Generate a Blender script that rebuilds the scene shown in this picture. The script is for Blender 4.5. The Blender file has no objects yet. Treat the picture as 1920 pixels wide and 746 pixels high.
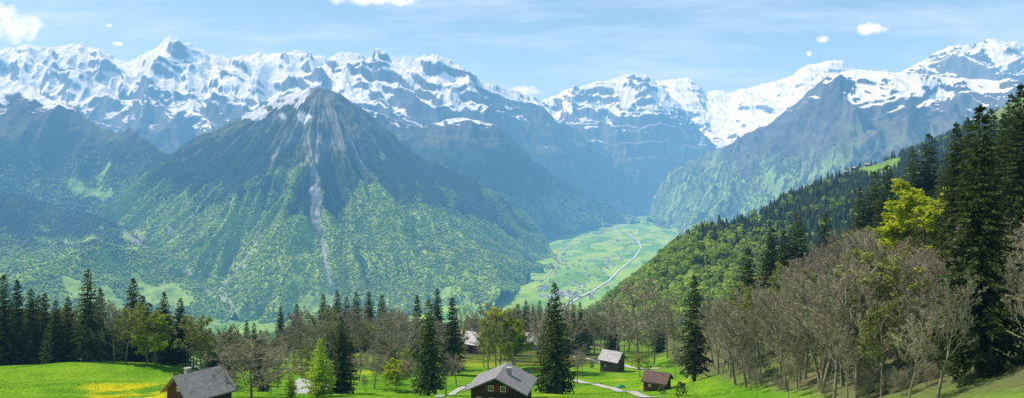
import bpy, math, random
import numpy as np
from mathutils import Vector
R=math.radians
scene=bpy.context.scene
C=scene.collection
F=1280.; CX=960.; HY=330.
def P(px,py,Y): return Vector(((px-CX)/F*Y, Y, (HY-py)/F*Y))
ORD=['first','second','third','fourth','fifth','sixth','seventh','eighth','ninth','tenth','eleventh','twelfth','thirteenth','fourteenth']

# ------------------------------------------------------------------ noise
_r=np.random.RandomState(7)
PERM=_r.permutation(256); PERM=np.concatenate([PERM,PERM,PERM])
ANG=_r.rand(256)*2*np.pi; GX=np.cos(ANG); GY=np.sin(ANG)
def perlin(x,y,s=0):
    x=np.asarray(x,float)+s*17.13; y=np.asarray(y,float)+s*9.71
    xi=np.floor(x).astype(int); yi=np.floor(y).astype(int)
    xf=x-xi; yf=y-yi
    u=xf*xf*xf*(xf*(xf*6-15)+10); v=yf*yf*yf*(yf*(yf*6-15)+10)
    def gr(ix,iy,dx,dy):
        h=PERM[PERM[ix&255]+(iy&255)]
        return GX[h]*dx+GY[h]*dy
    a=gr(xi,yi,xf,yf); b=gr(xi+1,yi,xf-1,yf); c=gr(xi,yi+1,xf,yf-1); d=gr(xi+1,yi+1,xf-1,yf-1)
    return 1.5*((a+(b-a)*u)*(1-v)+(c+(d-c)*u)*v)
def fbm(x,y,o=4,s=0,g=.5):
    t=0;a=1.;f=1.;n=0
    for i in range(o):
        t=t+a*perlin(x*f,y*f,s+i*3); n+=a; a*=g; f*=2.03
    return t/n
def ridged(x,y,o=4,s=0,g=.5):
    t=0;a=1.;f=1.;n=0
    for i in range(o):
        t=t+a*(1-np.abs(perlin(x*f,y*f,s+i*3)))**2; n+=a; a*=g; f*=2.07
    return t/n
def sm(t):
    t=np.clip(t,0,1); return t*t*(3-2*t)
def mixc(a,b,t):
    return np.asarray(a)*(1-t[...,None])+np.asarray(b)*t[...,None]

# ------------------------------------------------------------------ mesh helpers
def np_mesh(name,V,Fc,col=None,smooth=False):
    V=np.ascontiguousarray(V,dtype=np.float32); Fc=np.ascontiguousarray(Fc,dtype=np.int32)
    me=bpy.data.meshes.new(name); k=Fc.shape[1]
    me.vertices.add(len(V)); me.vertices.foreach_set('co',V.ravel())
    me.loops.add(Fc.size); me.loops.foreach_set('vertex_index',Fc.ravel())
    me.polygons.add(len(Fc)); me.polygons.foreach_set('loop_start',np.arange(0,Fc.size,k,dtype=np.int32))
    me.update(calc_edges=True)
    if smooth: me.polygons.foreach_set('use_smooth',np.ones(len(Fc),dtype=bool))
    if col is not None:
        a=me.color_attributes.new('Col','FLOAT_COLOR','POINT')
        c=np.ones((len(V),4),dtype=np.float32); c[:,:3]=col
        a.data.foreach_set('color',c.ravel())
    me.update()
    return me
def py_mesh(name,V,Fc,smooth=False):
    me=bpy.data.meshes.new(name); me.from_pydata([tuple(v) for v in V],[],Fc); me.update()
    if smooth: me.polygons.foreach_set('use_smooth',[True]*len(me.polygons))
    return me
def mobj(name,me,mat=None,parent=None):
    o=bpy.data.objects.new(name,me); C.objects.link(o)
    if mat is not None and not me.materials: me.materials.append(mat)
    if parent: o.parent=parent
    return o
def empty(name,loc,rz=0,s=(1,1,1)):
    o=bpy.data.objects.new(name,None); C.objects.link(o); o.location=loc; o.rotation_euler=(0,0,rz); o.scale=s
    o.empty_display_size=.5
    return o
def tag(o,label,cat,group=None,kind=None):
    o['label']=label; o['category']=cat
    if group: o['group']=group
    if kind: o['kind']=kind
    return o

# ------------------------------------------------------------------ materials
def newmat(name):
    m=bpy.data.materials.new(name); m.use_nodes=True; nt=m.node_tree
    for n in list(nt.nodes): nt.nodes.remove(n)
    out=nt.nodes.new('ShaderNodeOutputMaterial')
    return m,nt,out
def nd(nt,t,**k):
    n=nt.nodes.new(t)
    for a,b in k.items(): setattr(n,a,b)
    return n
def terrain_mat(name,scale,amt,bdist):
    m,nt,out=newmat(name); L=nt.links.new
    at=nd(nt,'ShaderNodeAttribute',attribute_name='Col')
    geo=nd(nt,'ShaderNodeNewGeometry')
    no=nd(nt,'ShaderNodeTexNoise'); no.inputs['Scale'].default_value=scale; no.inputs['Detail'].default_value=5; no.inputs['Roughness'].default_value=.65
    L(geo.outputs['Position'],no.inputs['Vector'])
    mr=nd(nt,'ShaderNodeMapRange'); mr.inputs['From Min'].default_value=.3; mr.inputs['From Max'].default_value=.7
    mr.inputs['To Min'].default_value=1-amt; mr.inputs['To Max'].default_value=1+amt
    L(no.outputs['Fac'],mr.inputs['Value'])
    vm=nd(nt,'ShaderNodeVectorMath',operation='SCALE'); L(at.outputs['Color'],vm.inputs[0]); L(mr.outputs['Result'],vm.inputs['Scale'])
    df=nd(nt,'ShaderNodeBsdfDiffuse'); L(vm.outputs['Vector'],df.inputs['Color'])
    bp=nd(nt,'ShaderNodeBump'); bp.inputs['Strength'].default_value=.8; bp.inputs['Distance'].default_value=bdist
    L(no.outputs['Fac'],bp.inputs['Height']); L(bp.outputs['Normal'],df.inputs['Normal'])
    L(df.outputs['BSDF'],out.inputs['Surface'])
    return m
def attr_leaf_mat(name,tr=.25):
    m,nt,out=newmat(name); L=nt.links.new
    at=nd(nt,'ShaderNodeAttribute',attribute_name='Col')
    df=nd(nt,'ShaderNodeBsdfDiffuse'); L(at.outputs['Color'],df.inputs['Color'])
    t=nd(nt,'ShaderNodeBsdfTranslucent'); L(at.outputs['Color'],t.inputs['Color'])
    mx=nd(nt,'ShaderNodeMixShader'); mx.inputs[0].default_value=tr
    L(df.outputs[0],mx.inputs[1]); L(t.outputs[0],mx.inputs[2]); L(mx.outputs[0],out.inputs['Surface'])
    return m
def leaf_mat(name,c0,c1,tr=.35,objvar=.3):
    m,nt,out=newmat(name); L=nt.links.new
    geo=nd(nt,'ShaderNodeNewGeometry'); oi=nd(nt,'ShaderNodeObjectInfo')
    mx=nd(nt,'ShaderNodeMix',data_type='RGBA'); L(geo.outputs['Random Per Island'],mx.inputs[0])
    mx.inputs[6].default_value=(*c0,1); mx.inputs[7].default_value=(*c1,1)
    mr=nd(nt,'ShaderNodeMapRange'); mr.inputs['To Min'].default_value=1-objvar; mr.inputs['To Max'].default_value=1+objvar
    L(oi.outputs['Random'],mr.inputs['Value'])
    vm=nd(nt,'ShaderNodeVectorMath',operation='SCALE'); L(mx.outputs[2],vm.inputs[0]); L(mr.outputs[0],vm.inputs['Scale'])
    df=nd(nt,'ShaderNodeBsdfDiffuse'); L(vm.outputs[0],df.inputs['Color'])
    t=nd(nt,'ShaderNodeBsdfTranslucent'); L(vm.outputs[0],t.inputs['Color'])
    ms=nd(nt,'ShaderNodeMixShader'); ms.inputs[0].default_value=tr
    L(df.outputs[0],ms.inputs[1]); L(t.outputs[0],ms.inputs[2]); L(ms.outputs[0],out.inputs['Surface'])
    return m
def noise_mat(name,c0,c1,scale,rough=.9,stretch=(1,1,1),spec=.2,bump=.0):
    m,nt,out=newmat(name); L=nt.links.new
    tc=nd(nt,'ShaderNodeTexCoord'); mp=nd(nt,'ShaderNodeMapping'); mp.inputs['Scale'].default_value=stretch
    L(tc.outputs['Object'],mp.inputs['Vector'])
    no=nd(nt,'ShaderNodeTexNoise'); no.inputs['Scale'].default_value=scale; no.inputs['Detail'].default_value=5
    L(mp.outputs[0],no.inputs['Vector'])
    mr=nd(nt,'ShaderNodeMapRange'); mr.inputs['From Min'].default_value=.3; mr.inputs['From Max'].default_value=.7; L(no.outputs['Fac'],mr.inputs['Value'])
    mx=nd(nt,'ShaderNodeMix',data_type='RGBA'); L(mr.outputs[0],mx.inputs[0])
    mx.inputs[6].default_value=(*c0,1); mx.inputs[7].default_value=(*c1,1)
    b=nd(nt,'ShaderNodeBsdfPrincipled'); b.inputs['Roughness'].default_value=rough; b.inputs['Specular IOR Level'].default_value=spec
    L(mx.outputs[2],b.inputs['Base Color'])
    if bump:
        bp=nd(nt,'ShaderNodeBump'); bp.inputs['Distance'].default_value=bump; bp.inputs['Strength'].default_value=.7
        L(no.outputs['Fac'],bp.inputs['Height']); L(bp.outputs[0],b.inputs['Normal'])
    L(b.outputs[0],out.inputs['Surface'])
    return m
def shingle_mat(name,c0,c1,sc=1.6,rough=.7):
    m,nt,out=newmat(name); L=nt.links.new
    tc=nd(nt,'ShaderNodeTexCoord'); sp=nd(nt,'ShaderNodeSeparateXYZ'); L(tc.outputs['Object'],sp.inputs[0])
    cb=nd(nt,'ShaderNodeCombineXYZ'); L(sp.outputs['Y'],cb.inputs['X']); 
    ab=nd(nt,'ShaderNodeMath',operation='ABSOLUTE'); L(sp.outputs['X'],ab.inputs[0]); L(ab.outputs[0],cb.inputs['Y'])
    br=nd(nt,'ShaderNodeTexBrick'); br.inputs['Scale'].default_value=sc; br.inputs['Mortar Size'].default_value=.03
    br.inputs['Color1'].default_value=(*c0,1); br.inputs['Color2'].default_value=(*c1,1); br.inputs['Mortar'].default_value=(c0[0]*.4,c0[1]*.4,c0[2]*.4,1)
    L(cb.outputs[0],br.inputs['Vector'])
    no=nd(nt,'ShaderNodeTexNoise'); no.inputs['Scale'].default_value=.9; no.inputs['Detail'].default_value=6; L(tc.outputs['Object'],no.inputs['Vector'])
    mr=nd(nt,'ShaderNodeMapRange'); mr.inputs['To Min'].default_value=.6; mr.inputs['To Max'].default_value=1.4; L(no.outputs['Fac'],mr.inputs['Value'])
    vm=nd(nt,'ShaderNodeVectorMath',operation='SCALE'); L(br.outputs['Color'],vm.inputs[0]); L(mr.outputs[0],vm.inputs['Scale'])
    b=nd(nt,'ShaderNodeBsdfPrincipled'); b.inputs['Roughness'].default_value=rough; b.inputs['Specular IOR Level'].default_value=.3
    L(vm.outputs[0],b.inputs['Base Color']); L(b.outputs[0],out.inputs['Surface'])
    return m
M={}
M['far']=terrain_mat('alpine_rock_and_snow',.02,.18,7)
M['mid']=terrain_mat('wooded_mountain',.03,.3,8)
M['near']=terrain_mat('meadow_ground',1.3,.3,.2)
M['valley']=terrain_mat('valley_fields',.02,.2,2)
M['wood']=attr_leaf_mat('far_wood_foliage',.4)
M['spruce']=leaf_mat('spruce_needles',(.035,.058,.016),(.125,.165,.042),.3,.3)
M['larch']=leaf_mat('larch_needles',(.32,.46,.03),(.56,.70,.07),.5,.06)
M['twig']=leaf_mat('bare_twigs',(.265,.235,.155),(.48,.435,.30),.2,.2)
M['olive']=leaf_mat('budding_leaves',(.20,.23,.04),(.37,.42,.09),.4,.2)
M['green']=leaf_mat('young_leaves',(.36,.43,.015),(.64,.70,.04),.45,.06)
M['shrub']=leaf_mat('shrub_leaves',(.07,.11,.02),(.17,.22,.05),.35,.3)
M['bark']=noise_mat('bark',(.17,.15,.11),(.35,.315,.245),3,.95,(1,1,.3))
M['bark2']=noise_mat('spruce_bark',(.05,.04,.03),(.11,.09,.07),3,.95,(1,1,.3))
M['brown']=noise_mat('dark_timber',(.04,.018,.010),(.10,.048,.026),2.5,.8,(.4,.4,9))
M['greywood']=noise_mat('weathered_timber',(.07,.05,.038),(.16,.125,.10),2.5,.85,(.4,.4,9))
M['redwood']=noise_mat('reddish_timber',(.09,.045,.028),(.15,.08,.05),2.5,.85,(6,6,.6))
M['white']=noise_mat('white_paint',(.7,.7,.68),(.8,.8,.78),2,.6)
M['stone']=noise_mat('rough_plaster',(.35,.34,.32),(.5,.49,.46),2,.9)
M['slate']=shingle_mat('grey_slate',(.26,.25,.245),(.38,.37,.36))
M['slate2']=shingle_mat('pale_slate',(.40,.40,.41),(.55,.55,.55),1.2,.5)
M['tin']=shingle_mat('bright_tin',(.30,.31,.33),(.44,.45,.47),.8,.45)
M['redroof']=shingle_mat('red_brown_roof',(.12,.075,.058),(.19,.12,.095),1.6)
M['glass']=noise_mat('window_glass',(.02,.025,.03),(.05,.06,.07),1,.1,spec=.6)
M['shutter']=noise_mat('red_shutter_paint',(.18,.03,.02),(.25,.05,.035),3,.6)
M['path']=noise_mat('pale_gravel',(.40,.38,.34),(.54,.51,.46),1.5,.95)
M['road']=noise_mat('pale_road',(.5,.5,.48),(.62,.62,.6),.02,.95)
M['tarp']=noise_mat('green_tarp',(.02,.22,.14),(.04,.32,.2),2,.5)
M['wire']=noise_mat('galvanised_metal',(.5,.5,.5),(.6,.6,.6),2,.5)

# ------------------------------------------------------------------ terrain sheets
SH={}
def sheet(key,name,p0,p1,nu,rows,nv,disp,colour,mat,db,label,cat,jag=0.):
    px=np.linspace(p0,p1,nu); W=[]
    for r in rows:
        a=np.array(r,float); py=np.interp(px,a[:,0],a[:,1]); Y=np.interp(px,a[:,0],a[:,2])
        W.append(np.stack([(px-CX)/F*Y,Y,(HY-py)/F*Y],-1))
    c=W[0]; b=c.copy(); b[:,1]=c[:,1]+db; b[:,0]=(px-CX)/F*b[:,1]; b[:,2]=c[:,2]-.6*db
    W=[b]+W; seg=[10]+nv; out=[];vv=[]
    K=len(rows)-1
    for k in range(len(W)-1):
        n=seg[k]
        for i in range(n):
            t=i/n; out.append(W[k]*(1-t)+W[k+1]*t); vv.append((k-1+t)/K if k>0 else (t-1)*.1)
    out.append(W[-1]); vv.append(1.)
    A=np.array(out); v=np.array(vv)[:,None]*np.ones((1,nu))
    D=dict(X=A[...,0],Y=A[...,1],Z=A[...,2].copy(),PX=np.broadcast_to(px,v.shape),v=v)
    D['m']=np.where(v<0,.2,.2+.8*sm(v/.16))
    D['PY0']=HY-F*D['Z']/D['Y']
    D['d']=disp(D)
    if jag:
        q=(ridged(D['X']/210,D['Y']/900,3,int(p0)%50+300,.6)-.5)*1.6
        D['d']=D['d']+jag*q*np.exp(-(v/.05)**2)
    D['Z']=D['Z']+D['d']
    pos=np.stack([D['X'],D['Y'],D['Z']],-1)
    n=np.cross(np.gradient(pos,axis=1),np.gradient(pos,axis=0)); n*=-1
    n/=np.linalg.norm(n,axis=-1,keepdims=True)+1e-9
    D['n']=n; D['nz']=n[...,2]; D['PY']=HY-F*D['Z']/D['Y']; D['pos']=pos
    col=colour(D)
    nvv=pos.shape[0]
    idx=np.arange(nvv*nu).reshape(nvv,nu)
    Fc=np.stack([idx[:-1,:-1],idx[1:,:-1],idx[1:,1:],idx[:-1,1:]],-1).reshape(-1,4)
    me=np_mesh(name,pos.reshape(-1,3),Fc,np.clip(col,0,1).reshape(-1,3),True)
    o=mobj(name,me,M[mat]); tag(o,label,cat,kind='structure')
    SH[key]=D
    return D
def at_sheet(key,px,py):
    D=SH[key]; q=(D['PX']-px)**2+(D['PY']-py)**2+np.where(D['v']<0,1e6,0)
    i=np.argmin(q); return D['pos'].reshape(-1,3)[i]
SNOW=(.86,.88,.9)
def alp_disp(D,A=1.,dip=.2,s=0,strata=26,P_=210,sk=.35,a3=46):
    X,Y,Z=D['X'],D['Y'],D['Z']
    Xs=X+sk*(Z+Y*.35)                       # gullies run diagonally
    wx=190*fbm(X/800,Y/800,3,s+40)
    d=330*(ridged((Xs+wx)/1000,Y/2200,2,s,.4)-.55)+165*(ridged((Xs+wx*.8)/420,Y/900,2,s+11,.4)-.55)+a3*(ridged((X-.5*sk*Y+.6*wx)/150,Y/260,2,s+23)-.55)+9*fbm(X/55,Y/70,2,s+31)
    q=Z+.6*d+dip*X+200*fbm(X/800,Y/800,3,s+50)
    am=sm((fbm(X/600,Y/600,2,s+54)+.45)/.5)
    d=d+am*(strata*np.sin(2*np.pi*q/P_)+strata*.35*np.sin(2*np.pi*q/(P_*.37)+1+3*fbm(X/300,Y/300,2,s+58)))
    return A*d*D['m']
def alp_col(D,zs,soft,zf,bias=0.,s=0,thr=.62,k=2.8,rock=(.15,.145,.145),forest=(.036,.062,.03),gul=.0011,w2=.33,cap=.5):
    X,Y,Z=D['X'],D['Y'],D['Z']
    n1=fbm(X/480,Y/480,3,s+60); n2=fbm(X/80,Y/80,4,s+70,.6)
    sc=(Z-zs)/soft; sc=np.minimum(sc,cap)+k*(D['nz']-thr)+.55*n1+w2*n2+bias-gul*D['d']
    S=sm((sc+.05)/.13)
    r=mixc(np.array(rock)*.5,np.array(rock)*1.3,sm(.5+.9*n2+.5*n1))
    gz=sm((zf+260-Z)/200+.6*n1)
    r=mixc(r,(.11,.12,.05),gz*sm((D['nz']-.5)/.2)*.7)
    fz=sm((zf-Z+130*n1+60*n2)/90)*sm((D['nz']-.35)/.15)
    r=mixc(r,np.array(forest),fz)
    return mixc(r,np.array(SNOW),S)

# A: far glacier
sheet('A','snow_mountain',1150,1800,400,[
 [(1150,190,14000),(1225,155,14000),(1260,150,14000),(1290,147,14000),(1310,158,14000),(1325,176,14000),(1345,171,14000),(1370,176,14000),(1400,166,14000),(1440,158,14000),(1480,148,14000),(1500,132,14000),(1515,124,14000),(1550,118,14000),(1580,115,14000),(1597,128,14000),(1620,140,14000),(1680,170,14000),(1800,200,14000)],
 [(1150,310,11900),(1330,285,11700),(1450,260,11500),(1800,260,11500)]],[150],
 lambda D:alp_disp(D,.75,.1,101,26),lambda D:alp_col(D,560,400,-200,.14,101,.67,2.9),'far',1200,
 'far glacier covered peak closing the valley, right of the banded summit','mountain',25)
# C1: left snowy range
sheet('C1','snow_mountain',-120,740,620,[
 [(-120,125,10200),(-40,105,10200),(0,95,10200),(40,88,10100),(85,92,10100),(110,88,10100),(150,83,10100),(165,92,10100),(185,97,10000),(215,108,10000),(245,115,10000),(265,103,10000),(285,90,10000),(320,70,10000),(345,80,10000),(370,92,10000),(395,103,10000),(430,108,10000),(470,105,10000),(520,100,10000),(570,98,10000),(600,104,10000),(620,112,10000),(660,130,10000),(740,190,10000)],
 [(-120,200,8700),(0,195,8700),(200,190,8600),(400,185,8800),(740,230,8800)],
 [(-120,350,7000),(0,345,7000),(300,330,6900),(740,330,7200)]],[130,150],
 lambda D:alp_disp(D,1.,.3,1,62,330,a3=22),lambda D:alp_col(D,880,540,300,-.03+.4*sm((D['PX']-340)/60)*sm((205-D['PY'])/30),1,.68,3.2,w2=.20,cap=.7),'far',1200,
 'long snow covered mountain range on the left under the brightest snowy horn','mountain',45)
# G2: far right peak
sheet('G2','snow_mountain',1610,2040,300,[
 [(1610,180,9800),(1700,131,9700),(1730,112,9600),(1770,95,9600),(1810,85,9500),(1860,78,9500),(1900,80,9500),(1920,83,9500),(2040,105,9500)],
 [(1610,270,8100),(2040,270,8000)]],[130],
 lambda D:alp_disp(D,.9,-.25,201,34),lambda D:alp_col(D,1250,350,-200,-.45+.8*sm((D['PX']-1830)/60)*sm((130-D['PY'])/25),201,.66),'far',1000,
 'rock banded peak with snowy top at the far right edge','mountain',25)
# B: banded central mountain
sheet('B','banded_mountain',930,1400,380,[
 [(930,225,11600),(1000,195,11600),(1030,183,11600),(1060,172,11600),(1100,160,11600),(1140,150,11600),(1180,143,11600),(1210,143,11600),(1225,150,11600),(1240,165,11500),(1270,190,11400),(1300,230,11300),(1325,262,11200),(1345,285,11100),(1400,340,11000)],
 [(930,260,10700),(1100,215,10800),(1200,205,10800),(1300,275,10700),(1400,350,10700)],
 [(930,400,9300),(1100,405,9300),(1180,400,9500),(1250,385,9900),(1330,365,10300),(1400,360,10400)]],[110,130],
 lambda D:alp_disp(D,.9,.08,301,62,260),lambda D:alp_col(D,760,480,130,-.02,301,.69,3.2,cap=.7),'far',900,
 'flat topped banded mountain in the middle with snow ledges and blue cliffs','mountain',20)
# C2: big central massif
sheet('C2','snow_mountain',520,1215,540,[
 [(520,200,9300),(545,170,9300),(560,150,9300),(600,125,9300),(640,99,9300),(660,100,9300),(685,112,9300),(698,108,9300),(703,97,9300),(712,95,9300),(724,98,9300),(732,108,9300),(745,110,9300),(790,108,9300),(820,102,9300),(850,118,9300),(870,132,9300),(900,148,9400),(925,155,9400),(955,165,9500),(985,182,9500),(1010,192,9600),(1040,222,9600),(1075,240,9700),(1100,262,9700),(1130,290,9800),(1150,315,9800),(1175,345,9900),(1190,385,9900),(1215,420,9900)],
 [(520,260,8600),(640,190,8500),(820,190,8400),(900,225,8500),(1000,265,8800),(1100,320,9100),(1175,375,9400),(1215,425,9600)],
 [(520,340,7400),(800,330,7500),(1000,400,8200),(1100,415,8500),(1175,418,8900),(1215,428,9000)]],[130,140],
 lambda D:alp_disp(D,1.,.25,401,58,300,a3=26),lambda D:alp_col(D,800,480,300,-.05,401,.68,3.1,w2=.22,cap=.7),'far',900,
 'broad snowy massif with dark rock steps directly behind the wooded pyramid','mountain',40)
def polymask(D,pts,w0,w1,wob=13):
    best=np.full(D['PX'].shape,1e9)
    n=wob*fbm(D['X']/150,D['Y']/150,4,830,.6)
    for (a,b),(c,d) in zip(pts[:-1],pts[1:]):
        vx,vy=c-a,d-b; L2=vx*vx+vy*vy
        t=np.clip(((D['PX']-a)*vx+(D['PY0']-b)*vy)/L2,0,1)
        best=np.minimum(best,np.hypot(D['PX']+n-(a+t*vx),D['PY0']-(b+t*vy)))
    return 1-sm((best-w0)/(w1-w0))
# E1 upper-left conifer slope, colour darkened to stand in for its shade
def colE1(D):
    c=alp_col(D,640,260,330,-.32,501,gul=.003,rock=(.11,.11,.115))
    n=fbm(D['X']/300,D['Y']/300,3,505); n2=fbm(D['X']/60,D['Y']/60,2,506)
    f=sm((250-D['Z'])/120+.8*n)
    c=mixc(c,np.array((.052,.085,.038)),f)
    D['mead']=np.maximum(sm((n2+.6*n-.34)/.1)*sm((D['PY']-310)/40)*.9,polymask(D,[(135,340),(165,350),(205,362)],4,15))
    D['mead']=np.maximum(D['mead'],polymask(D,[(185,330),(205,320)],3,11))
    c=mixc(c,np.array((.24,.39,.075)),D['mead'])
    return c
sheet('E1','wooded_slope',-120,420,300,[
 [(-120,105,6200),(0,142,6000),(40,160,5900),(100,192,5800),(150,215,5700),(200,240,5600),(260,268,5500),(315,293,5400),(345,320,5300),(420,420,5000)],
 [(-120,470,4400),(0,465,4400),(200,460,4500),(300,440,4600),(420,460,4700)]],[170],
 lambda D:alp_disp(D,.95,.1,501,8),colE1,'mid',900,
 'dark wooded mountainside on the left edge above the side valley','mountainside',15)
# F spur
def colF(D):
    c=alp_col(D,620,260,330,-.25,601,rock=(.11,.11,.115))
    n=fbm(D['X']/300,D['Y']/300,3,605)
    c=mixc(c,np.array((.22,.33,.07)),sm((D['PY']-345)/40+.5*n-.3)*sm((n+.2)/.3)*.9)
    return c
sheet('F','wooded_spur',600,1200,340,[
 [(600,185,6700),(640,190,6800),(700,208,6900),(760,236,7000),(800,238,7100),(840,226,7100),(870,224,7200),(900,232,7200),(935,240,7300),(970,270,7500),(1000,300,7700),(1040,328,7900),(1080,350,8100),(1120,376,8400),(1150,397,8700),(1168,412,8800),(1200,424,8800)],
 [(600,450,5600),(900,450,5700),(960,455,5800),(1000,450,6300),(1050,440,6900),(1100,430,7500),(1150,421,8100),(1200,428,8500)]],[170],
 lambda D:alp_disp(D,.7,.15,601,26),colF,'mid',800,
 'dark cliffed spur running down to the valley floor right of the pyramid','mountainside',15)
# G right mountain
def colG(D):
    n=fbm(D['X']/280,D['Y']/280,4,705); n2=fbm(D['X']/70,D['Y']/70,3,706)
    b=-.72+.16*sm((D['PX']-1545)/40)
    b=b+.50*sm((1800-D['PX'])/60)*sm((D['PX']-1570)/20)*sm((214+36*n-D['PY'])/16)*sm((D['PY']-146)/10)
    c=alp_col(D,660,300,40,b,701,.67,3.6,rock=(.105,.10,.098),gul=.0050,w2=.4)
    low=sm((D['PY']-270)/60+.5*n)
    c=mixc(c,np.array((.23,.36,.07)),low*sm((n2+.5*n+.1)/.25)*.95)
    br=sm((D['PX']-1560)/40)*sm((D['PY']-215)/25)*(1-low)
    snow=sm((c[...,0]-.4)/.2)
    c=mixc(c,mixc(np.array((.14,.125,.075)),np.array((.15,.20,.06)),sm((n+.1)/.3)),br*(1-snow)*.75)
    return c
sheet('G','rocky_mountain',1212,2040,560,[
 [(1212,425,9300),(1222,388,9100),(1236,352,9000),(1256,324,8900),(1300,302,8600),(1340,285,8400),(1390,262,8100),(1440,235,7800),(1480,205,7600),(1510,180,7400),(1545,150,7300),(1575,137,7200),(1610,133,7200),(1650,135,7100),(1700,138,7000),(1760,140,7000),(1800,146,6900),(1850,150,6800),(1920,155,6600),(2040,165,6500)],
 [(1212,428,9000),(1300,360,7900),(1400,330,7100),(1500,285,6600),(1600,240,6300),(1700,232,6200),(2040,235,5900)],
 [(1212,430,8700),(1245,440,7500),(1310,455,6300),(1400,460,5800),(1600,420,5200),(2040,400,4800)]],[120,130],
 lambda D:alp_disp(D,1.15*(1-.4*sm((D['PX']-1570)/30)*sm((1790-D['PX'])/30)*sm((230-D['PY0'])/30)),-.2,701,30,210,-.3),colG,'mid',900,
 'dark rocky mountain on the right with one broad sloping snowfield','mountain',22)
# pyramid
SX,SY=P(590,165,5000)[0],5000.
def dispP(D):
    X,Y=D['X'],D['Y']; dx=X-SX; dy=SY+150-Y
    th=np.arctan2(dx,dy); r=np.hypot(dx,dy)
    w=.13*fbm(X/500,Y/500,3,801)
    g=sm(r/1000)
    d=160*g*(ridged((th+w)*1.9+.33,r/2600,1,803)-.6)+125*g*(ridged((th+w)*4.6,r/1400,2,806)-.55)+70*sm(r/700)*(ridged((th+w*.6)*11,r/700,2,809)-.55)
    d=d+56*(ridged(X/150,Y/200,2,812)-.55)*(1-.6*g)+9*fbm(X/50,Y/50,2,815)
    return d*D['m']
RAV=[(215,402),(240,432),(280,460),(312,484),(360,516),(415,552),(440,592)]
def pyr_masks(D):
    X,Y=D['X'],D['Y']
    n1=fbm(X/350,Y/350,3,840); n2=fbm(X/90,Y/90,3,841); n3=fbm(X/35,Y/35,2,842)
    rock=np.zeros_like(X)
    for pts,a,b in [([(604,225),(596,275),(590,330),(600,400),(610,460),(622,545)],2,8),
                    ([(600,290),(583,350),(592,410)],1,8),([(650,255),(668,290),(700,330)],0,9),([(690,240),(720,300)],0,7),
                    ([(560,250),(530,285),(500,330)],0,5),([(440,395),(400,430),(350,470)],0,5),([(395,350),(372,390),(330,440)],0,5),
                    ([(485,430),(450,480),(405,540)],0,6),([(330,420),(270,430),(250,410)],0,6),
                    ([(420,545),(445,590)],0,6),(RAV,0,5)]:
        rock=np.maximum(rock,polymask(D,pts,a,b))
    up=sm((315-D['PY']+60*n1)/70)*sm((D['PX']-440)/60)*sm((780-D['PX'])/70)
    rock=np.maximum(rock*sm((n2+.6)/.4),up*sm((n2+.35*n1+.02-1.2*(D['nz']-.72)+.002*D['d'])/.25)*.85)
    top=sm((215-D['PY'])/25)
    rock=np.maximum(rock,top*.8*sm((n2+.45)/.3))
    dec=sm((D['PY']-352+115*n1+45*n2+ .4*D['d'])/60)
    mead=sm((n1+.5*n2-.36)/.08)*sm((D['PY']-450)/40)
    mead=np.maximum(mead,polymask(D,[(560,560),(605,540)],8,22)*sm((n2+.5)/.2))
    return rock,dec,mead,n1,n2,n3
def colP(D):
    rock,dec,mead,n1,n2,n3=pyr_masks(D)
    D['rock'],D['dec'],D['mead']=rock,dec,mead
    f=mixc(np.array((.055,.09,.042)),np.array((.28,.42,.05)),dec)
    f=f*(1+.3*n3)[...,None]
    upr=sm((D['PY']-220)/100)
    rc=mixc(mixc(np.array((.115,.115,.11)),np.array((.28,.275,.26)),sm(.5+n2)),mixc(np.array((.17,.175,.165)),np.array((.40,.41,.39)),sm(.5+n2)),upr)
    c=mixc(f,rc,rock)
    gr=sm((335-D['PY'])/60)*sm((n1+.45)/.4)*(1-rock)*.75
    c=mixc(c,mixc(np.array((.105,.115,.06)),np.array((.18,.19,.09)),sm(.5+n2)),gr)
    c=mixc(c,np.array((.25,.40,.075)),mead)
    lx=sm((590-D['PX'])/20)*sm((D['PX']-430)/40)*sm((242-D['PY'])/22)
    s=sm((lx-.80+.95*n2+.7*n1-.006*D['d'])/.15)*sm(lx/.3)
    return mixc(c,np.array(SNOW),s*.8)
sheet('P','wooded_mountain',195,1062,760,[
 [(195,410,4300),(225,385,4400),(250,345,4550),(300,305,4650),(350,272,4750),(400,250,4830),(450,222,4900),(490,203,4940),(535,180,4980),(560,171,5000),(580,166,5000),(600,165,5000),(622,170,5040),(645,181,5080),(668,195,5110),(700,222,5200),(740,255,5300),(770,285,5350),(810,308,5400),(850,325,5450),(900,350,5500),(950,380,5600),(990,410,5700),(1020,445,5700),(1035,470,5500),(1048,490,5050),(1062,496,4950)],
 [(195,440,4000),(300,385,4250),(400,360,4300),(500,335,4330),(595,320,4280),(700,350,4450),(800,405,4550),(900,455,4600),(970,482,4750),(1010,492,4900),(1035,492,5000),(1062,498,4920)],
 [(195,500,3500),(300,520,3450),(400,570,3250),(450,605,3120),(620,625,3000),(800,612,3050),(880,597,3150),(930,575,3430),(962,555,3720),(985,532,4150),(1005,515,4500),(1030,505,4750),(1062,499,4900)]],[170,230],
 dispP,colP,'mid',900,'pyramid shaped wooded mountain in the centre with grey scree gullies','mountain',16)
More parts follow.
